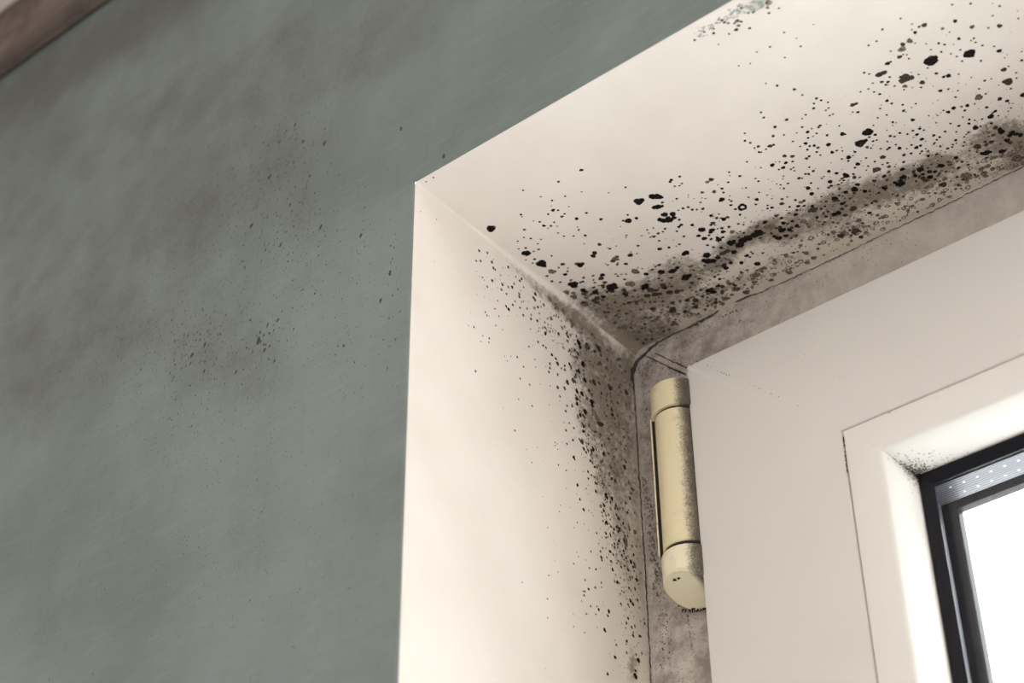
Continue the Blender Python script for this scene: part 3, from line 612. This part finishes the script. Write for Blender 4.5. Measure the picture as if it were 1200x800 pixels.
REV = [(540, 280, 5, [(107, 69, 10, N_), (92, 127, 8, N_), (117, 127, 9, N_), (190, 170, 10, N_), (200, 180, 8, N_), (131, 223, 6, B_), (185, 243, 10, B_), (232, 213, 6, N_), (242, 267, 10, B_), (236, 297, 9, N_), (265, 322, 8, N_), (300, 283, 10, B_), (158, 278, 8, N_),
   (346, 245, 9, B_), (312, 262, 8, N_), (215, 362, 6, N_), (199, 408, 6, B_), (145, 427, 7, N_), (155, 446, 7, B_), (222, 453, 6, N_), (262, 396, 9, B_), (277, 413, 12, B_), (302, 387, 9, N_), (343, 404, 8, B_), (355, 370, 6, B_), (385, 409, 8, N_), (437, 322, 12, B_), (434, 355, 11, B_),
   (487, 385, 10, N_), (428, 406, 9, G_), (458, 436, 7, N_), (362, 448, 9, N_), (406, 470, 9, B_), (444, 481, 10, B_), (407, 447, 8, G_), (492, 488, 8, G_), (530, 465, 14, G_), (478, 521, 7, N_), (451, 541, 6, N_), (403, 530, 6, G_), (206, 506, 6, N_), (244, 530, 5, N_), (75, 517, 7, B_),
   (42, 508, 4, N_), (131, 565, 5, N_), (170, 579, 7, B_), (118, 599, 5, N_), (169, 602, 6, B_), (397, 630, 6, B_), (449, 604, 8, B_), (481, 625, 8, B_), (498, 637, 8, B_), (535, 677, 10, B_), (558, 700, 8, B_), (568, 728, 12, N_), (522, 733, 8, B_), (520, 757, 8, B_), (513, 780, 8, B_), (591, 757, 7, B_), (610, 742, 8, B_),
   (612, 765, 8, B_), (640, 730, 8, B_), (648, 752, 8, B_), (556, 538, 6, B_), (573, 555, 12, N_), (594, 522, 10, N_), (622, 546, 9, B_), (628, 572, 10, B_), (333, 690, 7, B_), (432, 706, 5, N_), (369, 747, 6, B_), (80, 777, 8, B_), (273, 713, 5, G_), (295, 686, 4, N_), (260, 686, 4, N_), (568, 795, 8, B_),
   (690, 605, 20, B_), (700, 630, 16, B_), (688, 668, 12, B_), (718, 735, 14, B_), (695, 775, 14, B_), (672, 615, 8, B_), (650, 642, 6, N_), (520, 350, 18, G_), (560, 395, 22, G_), (600, 420, 18, G_), (650, 490, 22, G_)]),
 (600, 400, 5, [(98, 30, 6, B_), (150, 5, 8, B_), (236, 77, 11, B_), (260, 100, 9, B_), (270, 128, 14, N_), (222, 128, 8, B_), (222, 155, 8, B_), (214, 180, 8, B_), (268, 193, 8, B_), (340, 132, 12, B_), (348, 155, 8, B_), (312, 140, 7, B_), (310, 165, 8, B_), (291, 157, 7, B_), (395, 172, 14, B_), (376, 195, 9, B_),
   (324, 240, 16, B_), (358, 228, 16, N_), (306, 275, 12, N_), (265, 270, 12, N_), (278, 323, 8, B_), (218, 263, 5, B_), (68, 148, 6, B_), (32, 90, 7, B_), (131, 106, 4, B_), (48, 218, 7, N_), (103, 254, 7, N_), (40, 337, 5, B_), (120, 377, 7, N_), (18, 521, 7, B_), (213, 372, 4, B_), (320, 378, 8, B_), (313, 409, 9, B_),
   (380, 292, 16, B_), (410, 305, 16, B_), (378, 335, 14, B_), (380, 365, 14, B_), (350, 378, 12, G_), (430, 410, 18, B_), (400, 430, 14, B_), (385, 442, 14, G_), (468, 355, 20, B_), (470, 375, 14, B_), (334, 478, 7, B_), (361, 508, 8, B_), (315, 520, 9, N_), (251, 592, 5, B_), (355, 578, 9, B_), (320, 600, 8, B_),
   (358, 680, 12, B_), (362, 692, 8, B_), (408, 588, 18, N_), (393, 573, 8, B_), (420, 495, 14, B_), (418, 525, 12, B_), (412, 480, 10, N_), (418, 630, 12, B_), (432, 650, 9, B_), (448, 600, 8, B_), (478, 630, 14, B_), (468, 655, 10, B_), (458, 700, 10, B_), (482, 735, 9, B_), (270, 724, 6, B_), (316, 756, 6, B_), (116, 708, 5, B_),
   (86, 632, 4, N_), (440, 765, 9, B_), (462, 785, 8, B_), (495, 525, 10, N_), (540, 660, 16, B_), (500, 440, 30, G_), (515, 480, 22, N_), (430, 225, 16, B_), (455, 290, 16, B_), (480, 240, 20, N_), (420, 130, 18, B_), (440, 30, 24, N_), (505, 40, 22, N_), (605, 40, 10, B_), (570, 270, 20, N_), (585, 430, 12, B_), (668, 300, 18, N_), (660, 735, 16, N_)]),
 (620, 560, 5, [(281, 42, 11, B_), (342, 5, 8, B_), (397, 34, 8, B_), (390, 78, 11, B_), (434, 57, 7, B_), (330, 63, 6, N_), (220, 61, 4, B_), (297, 125, 9, B_), (318, 185, 11, N_), (347, 191, 5, B_), (180, 195, 5, N_), (284, 259, 6, B_), (374, 220, 4, N_), (453, 105, 18, B_), (440, 158, 12, B_), (420, 165, 10, B_), (438, 190, 10, B_),
   (466, 215, 8, B_), (430, 223, 7, N_), (432, 252, 7, B_), (452, 262, 14, B_), (391, 324, 7, B_), (447, 325, 10, B_), (447, 350, 8, B_), (475, 340, 8, B_), (424, 348, 5, N_), (522, 370, 11, B_), (404, 385, 5, N_), (427, 411, 7, B_), (448, 412, 5, N_), (513, 408, 6, B_), (415, 431, 8, B_), (360, 431, 7, B_), (421, 465, 11, B_), (424, 482, 8, B_),
   (453, 465, 7, B_), (475, 487, 7, B_), (488, 537, 11, B_), (478, 510, 5, N_), (355, 526, 7, B_), (391, 534, 8, B_), (291, 458, 5, N_), (264, 500, 6, N_), (168, 550, 5, G_), (114, 571, 4, B_), (333, 595, 7, N_), (352, 649, 9, B_), (390, 640, 10, G_), (320, 662, 5, B_), (326, 685, 8, B_), (424, 612, 7, N_), (426, 638, 6, N_), (106, 708, 5, N_),
   (362, 750, 7, B_), (408, 770, 10, B_), (398, 752, 6, B_), (468, 780, 13, B_), (310, 720, 5, N_), (335, 794, 7, B_), (390, 797, 6, B_), (595, 490, 14, B_), (578, 537, 10, B_), (556, 516, 8, B_), (590, 720, 12, B_), (604, 740, 12, B_), (583, 645, 9, B_), (634, 715, 10, N_), (560, 378, 30, G_), (525, 300, 14, N_), (524, 235, 14, N_), (622, 315, 16, G_), (580, 200, 10, N_),
   (595, 115, 11, N_), (571, 145, 9, B_), (486, 120, 14, B_), (510, 160, 12, N_), (505, 15, 12, N_), (490, 450, 9, N_), (536, 738, 9, N_), (622, 515, 14, G_), (632, 595, 14, N_)]),
 (560, 380, 1.905, [(290, 650, 3.5, B_), (283, 682, 5, B_), (310, 715, 3, B_), (293, 740, 0.1, B_), (308, 742, 4.5, B_), (290, 780, 4, B_), (345, 695, 4, B_), (358, 750, 6, B_), (352, 785, 7, B_), (240, 595, 3, B_), (238, 688, 2, B_), (158, 560, 2, N_), (155, 612, 2, N_), (155, 655, 2, N_), (100, 575, 2, N_)]),
 (440, 180, 10, [(480, 652, 18, N_), (523, 680, 8, N_), (714, 770, 9, N_), (452, 708, 9, N_), (427, 464, 9, N_), (428, 497, 9, N_)]),
]
for ox, oy, sc, lst in REV:
    for x, y, r, t in lst: vspot(ox + x / sc, oy + y / sc, r / sc * 1.0, t)
BAND = [(285, 555, 575), (300, 565, 600), (340, 590, 652), (380, 625, 705), (420, 672, 742), (460, 672, 744), (500, 682, 745), (540, 690, 747), (580, 700, 749), (620, 708, 751), (660, 716, 753), (700, 724, 755), (760, 732, 758), (810, 738, 760)]
for _ in range(1350):
    py = rnd.triangular(285, 805, 430)
    lo_ = np.interp(py, [b[0] for b in BAND], [b[1] for b in BAND]); hi_ = np.interp(py, [b[0] for b in BAND], [b[2] for b in BAND])
    px = lo_ + (hi_ - lo_) * abs(rnd.gauss(.38, .33))
    if px > hi_: continue
    if py < 380 and rnd.random() < .55: continue
    vspot(px, py, rnd.choice((.4, .5, .7, .9, 1.3, 1.9)), rnd.choice((B_, N_, N_, G_)) if rnd.random() < .8 else G_)
for _ in range(120):
    py = rnd.uniform(300, 790); lo_ = np.interp(py, [b[0] for b in BAND], [b[1] for b in BAND])
    vspot(lo_ - rnd.expovariate(1 / 28), py, rnd.uniform(.4, .9), N_)
# little chip in the plaster at the outer corner
for px, py, r in ((485.5, 213.5, 1.6), (489, 218.5, 1.2), (499.5, 212.8, 1.1), (508, 208, 1.3), (513, 208, .8)):
    hspot(px, py, r, N_)
head.out('wall_top', [PLASTER, BLACK, BROWN, GREY, GREENSMEAR], kind='structure', label='cream plaster head of the window recess, speckled with black mould')
left.out('wall_left', [PLASTER, BLACK, BROWN, GREY], kind='structure', label='cream plaster side of the window recess with a band of mould')
# far side and bottom of the recess
S = Surf()
S.add([(W, 0.0005, 0), (W, D, 0), (W, D, -H), (W, 0.0005, -H)], [(0, 1, 2, 3)]); S.out('wall_right', [PLASTER], kind='structure')
def boxm(x0, x1, y0, y1, z0, z1):
    v = [(x, y, z) for x in (x0, x1) for y in (y0, y1) for z in (z0, z1)]
    return v, [(0, 1, 3, 2), (4, 6, 7, 5), (0, 4, 5, 1), (2, 3, 7, 6), (0, 2, 6, 4), (1, 5, 7, 3)]
def boxes(name, lst, mat, bevel=0.0, **k):
    V, F_ = [], []
    for b in lst:
        v, f = boxm(*b); n = len(V); V += v; F_ += [tuple(n + i for i in q) for q in f]
    o = link(name, V, F_, [mat], smooth=False, **k)
    if bevel:
        md = o.modifiers.new('edge', 'BEVEL'); md.width = bevel; md.segments = 3
    return o
boxes('trim_1', [(-.03, W + .03, -.03, D, -H - .02, -H)], PVC, .003, kind='structure', label='white window board under the opening')
boxes('trim_2', [(-1.0, 1.9, -.009, -.0001, .2505, .2985)], WOOD, .003, kind='structure', label='weathered brown timber strip under the ceiling')
boxes('ceiling', [(-1.0, 1.9, -1.1, 0.0, .299, .33)], CEIL, kind='structure', label='pale plaster ceiling above the brown strip')

# ------------------------------------------------------------------ window
win = bpy.data.objects.new('window_1', None); col.objects.link(win)
win['kind'] = 'structure'; win['category'] = 'window'
win['label'] = 'white plastic double-glazed window set at the back of the mouldy recess'


def ring(names, x0, x1, z0, z1, prof, mats, parent, c=0.0, gap=.00006, extra=None, smooth=False, bevel=0.0, mids=None, labels=None, kz=1.0):
    """Four mitred members around the rectangle x0..x1, z1..z0; prof = closed list of (inset, y)."""
    out = []
    e = lambda u: max(u, c - u) + gap
    n = len(prof)
    for side in ('left', 'top', 'right', 'bottom'):
        A, Bp = [], []
        for u, y in prof:
            if side == 'left': a, b = (x0 + u, y, z0 - e(u) * kz), (x0 + u, y, z1 + e(u) * kz)
            elif side == 'right': a, b = (x1 - u, y, z1 + e(u) * kz), (x1 - u, y, z0 - e(u) * kz)
            elif side == 'top': a, b = (x1 - e(u), y, z0 - u * kz), (x0 + e(u), y, z0 - u * kz)
            else: a, b = (x0 + e(u), y, z1 + u * kz), (x1 - e(u), y, z1 + u * kz)
            A.append(a); Bp.append(b)
        S = Surf()
        S.add(A + Bp, [(i, (i + 1) % n, n + (i + 1) % n, n + i) for i in range(n)] + [tuple(range(n - 1, -1, -1)), tuple(range(n, 2 * n))])
        if mids: S.m[:n] = mids
        if extra: extra(S, side)
        nm = names[0] if side in ('left', 'right') else names[1]
        o = link(nm, S.v, S.f, mats, S.m, parent=parent, smooth=smooth)
        if smooth:
            o.data.set_sharp_from_angle(angle=math.radians(38))
        if bevel:
            md = o.modifiers.new('edge', 'BEVEL'); md.width = bevel; md.segments = 2; md.limit_method = 'ANGLE'
        if labels and labels.get(side): o['label'] = labels[side]
        out.append(o)
    return out


KM = .0043                              # mitre line: x + z = KM
def weld(S, u0, u1, y, wdt, mi, side, lift=.00005, x0=AX, z0=AZ, kz=1.0):
    """scraped weld strip along the upper-left mitre"""
    if side != 'left': return
    a = np.array([x0 + u0, y, z0 - u0 * kz]); b = np.array([x0 + u1, y, z0 - u1 * kz])
    t = (b - a) / np.linalg.norm(b - a); nrm = np.cross(t, -EY); nrm /= np.linalg.norm(nrm)
    if nrm[2] < 0: nrm = -nrm
    h = wdt / 2; l = -EY * lift
    P = [a - nrm * h, a - nrm * (h - .00012) + l, a + nrm * (h - .00012) + l, a + nrm * h, b - nrm * h, b - nrm * (h - .00012) + l, b + nrm * (h - .00012) + l, b + nrm * h]
    S.add(P, [(0, 1, 5, 4), (1, 2, 6, 5), (2, 3, 7, 6)], mi)


def pspot(S, px, py, y, r, mi, asp=1.3, ang=None):
    c = ray(px, py, 1, y); _, dep = proj(c); R = r * dep / F_PX
    S.blob(c, EX, EZ, -EY, R, R / asp, ang if ang is not None else rnd.uniform(-1.5, 1.5), mi, lift=.00009 + rnd.random() * .00005, jag=.35)


def ribbon(S, pts, widths, y, mi, lift=.0, n=6, jit=.35):
    P = []
    for (a, b), (wa, wb) in zip(zip(pts[:-1], pts[1:]), zip(widths[:-1], widths[1:])):
        k = max(2, int(math.hypot(b[0] - a[0], b[1] - a[1]) / 3))
        for i in range(k):
            t = i / k; P.append((a[0] + (b[0] - a[0]) * t, a[1] + (b[1] - a[1]) * t, wa + (wb - wa) * t))
    P.append((*pts[-1], widths[-1]))
    C = [ray(px + rnd.gauss(0, jit), py + rnd.gauss(0, jit), 1, y) for px, py, w in P]
    V = []; k = 7
    for i, c in enumerate(C):
        t = C[min(i + 1, len(C) - 1)] - C[max(i - 1, 0)]; t /= np.linalg.norm(t)
        nrm = np.cross(t, EY); nrm /= np.linalg.norm(nrm)
        r = P[i][2] * rnd.uniform(.6, 1.35) * .75 / F_PX / 2
        for j in range(k):
            a = 2 * math.pi * j / k; V.append(c + nrm * r * math.cos(a) - EY * (r * .7 * math.sin(a) + lift))
    S.add(V, [(i * k + j, i * k + (j + 1) % k, (i + 1) * k + (j + 1) % k, (i + 1) * k + j) for i in range(len(C) - 1) for j in range(k)], mi)


# fixed frame
def frame_extra(S, side):
    weld(S, .0, .05, D, .0030, 0, side, .00025, KM, 0.0)
    if side == 'left':
        ribbon(S, [(767, 413.5), (785, 422), (798, 428), (807, 433)], [1.2, 1.0, 1.6, 1.2], D - .0003, 1, jit=.2)
        ribbon(S, [(757, 417), (780, 427.5), (795, 435), (804, 439)], [1.0, .9, 1.8, 2.6], D - .0003, 1, jit=.2)
        for _ in range(150): pspot(S, rnd.uniform(744, 800), rnd.uniform(420, 440), D, rnd.uniform(.4, 1.0), 1)
        for _ in range(170):
            py = rnd.uniform(430, 790); q = (py - 430) * .062
            pspot(S, 752 + q + abs(rnd.gauss(0, 7)), py, D, rnd.uniform(.4, 1.0), rnd.choice((2, 3, 3)), asp=.7, ang=0)
        for px, py, r in ((792, 431, 1.5), (797, 434, 1.6), (803, 437, 1.8), (800, 435, 1.4), (786, 427, 1)): pspot(S, px, py, D, r, 1)
        for _ in range(90): pspot(S, rnd.gauss(813, 8), rnd.gauss(713, 2.2), D, rnd.uniform(.5, 1.6), 1)
        for _ in range(140):             # tide mark that follows the hinge down
            t = rnd.random(); pspot(S, 756 + t * 14 + rnd.gauss(0, 3), 560 + t * 130, D, rnd.uniform(.5, 1.3), 3, asp=.6, ang=0)
        for x, a_, b_ in ((772, 600, 800), (781, 715, 790), (806, 720, 770)):
            for _ in range(60):
                t = rnd.random(); pspot(S, x + 6 * t + rnd.gauss(0, .8), a_ + (b_ - a_) * t, D, rnd.uniform(.3, .8), 2)
    if side == 'top':
        for _ in range(220):
            px = 770 + rnd.expovariate(1 / 110); pspot(S, px, crack_y(px) + 4 + abs(rnd.gauss(0, 16)), D, rnd.uniform(.3, .9), rnd.choice((1, 2)))
        for px in (847, 851, 856, 859, 863): pspot(S, px, 371 - (px - 847) * .45, D, 1.4, 1)
ring(('frame_stile', 'frame_rail'), KM - .02, W + .02 - KM, .02, -H - .02 + .0, [(0, D), (.078, D), (.078, D + .04), (0, D + .04)], [PVCD, BLACK, BROWN, GREY], win, extra=frame_extra,
     labels={'left': 'grimy left upright of the fixed frame behind the hinge'})


# opening sash
KZ = .0588 / .0629
def sash_extra(S, side):
    weld(S, .0012, .0615, YS, .0019, 0, side, .00003, AX, AZ, KZ)
    if side == 'top':
        for _ in range(26):
            t = rnd.random() ** 1.6; pspot(S, 816 + t * 120, 423 + t * 52 + rnd.gauss(0, .5), YS, rnd.uniform(.35, .9), 2)
        for _ in range(40):
            t = rnd.random(); pspot(S, 990 + t * 205, 504.2 - t * 86 , YS, rnd.uniform(.3, .7), 2, asp=2, ang=0)
        for px, py, r in ((1042, 484, 1.6), (1044, 483, 1.2), (1126, 451, 1.0)): pspot(S, px, py, YS, r, 1)
        for _ in range(14):
            t = rnd.random(); pspot(S, 900 + rnd.gauss(0, 50), 410 + rnd.gauss(0, 20), YS, .5, 3)
    if side == 'left':
        for _ in range(40):
            t = rnd.random() ** 2; pspot(S, 988.5 + t * 6, 512 + t * 55, YS, rnd.uniform(.4, 1.1), 2, asp=.6, ang=0)
c2 = .0040

SP = [(0, D - .0004), (0, YS + .0014), (.0004, YS + .0005), (c2 / 2, YS), (.0621, YS), (.0625, YS + .0004), (.0626, YS + .004), (.074, YS + .004), (.074, D - .0004)]
ring(('sash_stile', 'sash_rail'), AX, W - AX, AZ, -H + .035, SP, [PVC, BLACK, BROWN, GREY], win, c=c2, kz=KZ, extra=sash_extra, smooth=True,
     labels={'left': 'left upright of the opening sash, beside the hinge', 'top': 'top rail of the opening sash'})

# glazing bead
BX, BZ = .1002, -.0939
U0 = .0
BP = [(U0, YS + .0038), (U0, YS + .0004), (.0003, YS + .0000), (.0008, YS - .00015), (.0118, YS - .00005), (.0127, YS + .0001), (.0134, YS + .0005), (.0139, YS + .0012), (.0156, YS + .006), (.0173, YS + .012), (.0184, YG - .0002), (.011, YG - .0002), (.011, YS + .0038)]
def bead_extra(S, side):
    if side not in ('left', 'top'): return
    ux = lambda q: float(np.interp(.0014 + .0160 * q, [.0012, .006, .012, .0174], [.0139, .0156, .0173, .0184])) + .00002
    for _ in range(520):
        q = 1 - abs(rnd.gauss(0, .30))           # 1 = at the glass
        if q < 0: continue
        s_ = rnd.expovariate(1 / .0020) + .0001
        y = YS + .0014 + .0160 * q; u = ux(q)
        R = rnd.uniform(.00007, .00026)
        if side == 'left':
            if rnd.random() < .4: s_ *= .5
            c = np.array([BX + u, y, BZ - u - s_]); S.blob(c, EY, EZ, EX, R, R, 0, rnd.choice((1, 2)), jag=.4)
        else:
            c = np.array([BX + u + s_ * 2.0, y, BZ - u]); S.blob(c, EX, EY, -EZ, R, R, 0, rnd.choice((1, 2)), jag=.4)
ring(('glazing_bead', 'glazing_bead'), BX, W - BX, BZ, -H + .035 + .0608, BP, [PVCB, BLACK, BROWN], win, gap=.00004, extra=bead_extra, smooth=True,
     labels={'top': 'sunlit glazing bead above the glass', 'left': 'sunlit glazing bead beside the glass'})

# gaskets, panes, spacer
gx, gz = BX + .0180, BZ - .0180
GP = [(0, YG + .001), (0, YG - .0012), (.0005, YG - .0018), (.0014, YG - .0019), (.0028, YG - .0012), (.0042, YG - .0002), (.0048, YG + .0003), (.0048, YG + .001)]
ring(('gasket', 'gasket'), gx, W - gx, gz, -H + .035 + .0778, GP, [RUB], win, gap=0.0, smooth=True)
def pane(name, y0, y1, ins):
    boxes(name, [(gx - ins, W - gx + ins, y0, y1, -H + .1128 - ins, gz + ins)], GLASS, parent=win)
pane('inner_pane', YG + .001, YG + .005, .006)
pane('outer_pane', YG + .0172, YG + .0212, .006)
sx, sz = .1105, -.1085
def spacer_extra(S, side):
    if side not in ('left', 'top'): return
    L = .30
    for i in range(int(L / .0052)):
        for row, yy in enumerate((YG + .0085, YG + .0140)):
            t = .008 + i * .0052 + row * .0026
            if side == 'top': c = np.array([sx + .0068 + t, yy, sz - .0063]); S.blob(c, EX, EY, -EZ, .00050, .0004, 0, 1, jag=0, k=10)
            else: c = np.array([sx + .0063, yy, sz - .0068 - t]); S.blob(c, EY, EZ, EX, .0004, .0005, 0, 1, jag=0, k=10)
ring(('spacer_bar', 'spacer_bar'), sx, W - sx, sz, -H + .1068, [(0, YG + .0051), (.0063, YG + .0051), (.0063, YG + .0171), (0, YG + .0171)], [SPACER, HOLE], win, gap=0, extra=spacer_extra)
ring(('outer_gasket', 'outer_gasket'), sx - .004, W - sx + .004, -.1007, -H + .1028, [(0, YG + .0213), (.0130, YG + .0213), (.0142, YG + .0222), (.0145, YG + .024), (.0145, YG + .0255), (0, YG + .0255)], [RUBD], win, gap=0, smooth=True)
ring(('outer_rebate', 'outer_rebate'), AX + .01, W - AX - .01, AZ - .01, -H + .045, [(0, D + .0005), (.0605, D + .0005), (.0605, D + .034), (0, D + .034)], [PVC], win, gap=0)

# hinge
hinge = bpy.data.objects.new('hinge', None); col.objects.link(hinge)
HX, HY = .0292, .1228
hinge['label'] = 'cream plastic-covered window hinge in the corner between recess and white sash'; hinge['category'] = 'hinge'
hinge.location = (HX, HY, 0)
def lathe(name, rings, mat, parent, n=56, label=None, cx=HX, cy=HY, slant=0.0, arc=None):
    """rings: (radius, z); slant tilts the last ring so it drops towards the wall"""
    V, F_ = [], []
    for k, (r, z) in enumerate(rings):
        s = slant[k] if slant else 0
        for i in range(n):
            a = 2 * math.pi * i / n; x, y = r * math.cos(a), r * math.sin(a)
            V.append((cx + x, cy + y, z - s * y - (s * .25) * x))
    for k in range(len(rings) - 1):
        for i in range(n): F_.append((k * n + i, k * n + (i + 1) % n, (k + 1) * n + (i + 1) % n, (k + 1) * n + i))
    F_.append(tuple(range(n))); F_.append(tuple(range(len(V) - 1, len(V) - n - 1, -1)))
    o = link(name, V, F_, [mat], parent=parent, smooth=True, label=label)
    o.data.set_sharp_from_angle(angle=math.radians(40))
    return o
ZT, Z1, Z2, Z3 = -.0410, -.0537, -.1150, -.1300
R0 = .0103
def zl(*r): return list(r)
lathe('hinge_cap', [(R0 - .0012, ZT), (R0 - .0003, ZT - .0004), (R0, ZT - .0014), (R0, Z1 + .0003), (R0 - .0003, Z1), (R0 - .0016, Z1)], CREAM, hinge)
lathe('hinge_sleeve', [(R0 - .0016, Z1 - .0008), (R0 - .0012, Z1 - .0011), (R0 - .0012, Z2 + .0013), (R0 - .0016, Z2 + .0010)], CREAM, hinge)
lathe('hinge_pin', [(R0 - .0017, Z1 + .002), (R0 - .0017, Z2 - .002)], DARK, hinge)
end_cap = lathe('hinge_end_cap', [(R0 - .0014, Z2 - .0005), (R0 - .0006, Z2 - .0009), (R0 - .0003, Z2 - .0016), (R0 - .0004, Z3 + .0006), (R0 - .0012, Z3)], CREAM2, hinge, slant=[0, 0, 0, .42, .42], label='slanted lower hinge cap, paler cream')
# cover shell wrapped round the back of the sleeve
def shell(name, ra, rb, d0, d1, za, zb, mat):
    """part of a tube wall from angle d0 to d1"""
    V, F_ = [], []
    a0, a1, m = math.radians(d0), math.radians(d1), 36
    for r in (ra, rb):
        for z in (za, zb):
            for i in range(m + 1):
                a = a0 + (a1 - a0) * i / m; V.append((HX + r * math.cos(a), HY + r * math.sin(a), z))
    q = m + 1
    for i in range(m):
        F_ += [(i, i + 1, q + i + 1, q + i), (2 * q + i, 3 * q + i, 3 * q + i + 1, 2 * q + i + 1), (i, 2 * q + i, 2 * q + i + 1, i + 1), (q + i, q + i + 1, 3 * q + i + 1, 3 * q + i)]
    F_ += [(0, q, 3 * q, 2 * q), (m, 2 * q + m, 3 * q + m, q + m)]
    return link(name, V, F_, [mat], parent=hinge, smooth=False)


shell('hinge_gap_shade', R0 - .0011, R0 + .0000, 207, 20, Z1 + .0002, Z2 + .0002, DARK)  # dark sheet standing in for the shade between sleeve and cover
shell('hinge_cover', R0 + .0001, R0 + .0006, 209, 20, Z1 + .001, Z2 + .001, CREAM)
leaf = boxes('hinge_leaf', [(HX - .007, HX + .009, HY + .006, D + .0002, Z2 + .004, Z1 - .003)], CREAM, .0006, parent=hinge)
# two small pin marks on the lower cap
S = Surf()
for dx in (-.0012, .0008):
    yy = HY - .0062; xx = HX - .0015 + dx
    S.blob(np.array([xx, yy, Z3 + .42 * .0062 + .105 * .0015 - .00002]), EX, EY - EZ * .42, -EZ, .00075, .0005, 0, 0, lift=.0001, jag=.3)
for _ in range(130):
    a = rnd.gauss(math.radians(60), .55); r = R0 - .0012 - abs(rnd.gauss(0, .0006)); x, y = r * math.cos(a), r * math.sin(a)
    S.blob(np.array([HX + x, HY + y, Z3 - .42 * y - .105 * x]), EX, EY - EZ * .42, -EZ, .0004, .00025, rnd.random() * 3, 0, jag=.5)
b0 = len(end_cap.data.vertices)
me = end_cap.data; bm = bmesh.new(); bm.from_mesh(me)
for f in S.f:
    bm.faces.new([bm.verts.new(S.v[i]) for i in f]).material_index = 1
bm.to_mesh(me); bm.free(); me.materials.append(BLACK)
for ch in hinge.children: ch.location = (-HX, -HY, 0)

# ------------------------------------------------------------------ cracked, mouldy joint between plaster and frame
S = Surf()
ribbon(S, [(740.5, 446), (741.5, 436), (744, 427), (749, 420), (756, 415), (762, 408), (770, 401), (780, 396), (792, 390), (806, 384), (822, 376), (838, 367), (846, 360), (870, 350), (890, 343), (930, 325), (987, 298), (1045, 270), (1104, 242), (1150, 219), (1205, 192)],
       [3.4, 5.5, 7, 5, 4, 3.6, 2.6, 1.8, 1.6, 1.6, 2.6, 2.6, 1.4, 1.9, 1.2, 1.0, 1.1, .9, 1.0, .9, 1.0], D - .0006, 0)
ribbon(S, [(742, 444), (744, 470), (746, 500), (749, 560), (753, 620), (757, 680), (760, 740), (763, 805)], [2.6, 1.3, 1.2, 1.4, 1.2, 1.5, 1.2, 1.4], D - .0004, 0)
S.out('trim_3', [SEAL], kind='structure', label='dark cracked joint between plaster and window frame')
S = Surf()
ribbon(S, [(744.5, 452), (748, 500), (751.5, 560), (755.5, 620), (759, 680), (765, 800)], [2, 2.2, 2.0, 2.2, 2, 2], D - .0002, 0, jit=.2)
S.out('trim_4', [SEALP], kind='structure', label='pale sealant bead down the side of the frame')
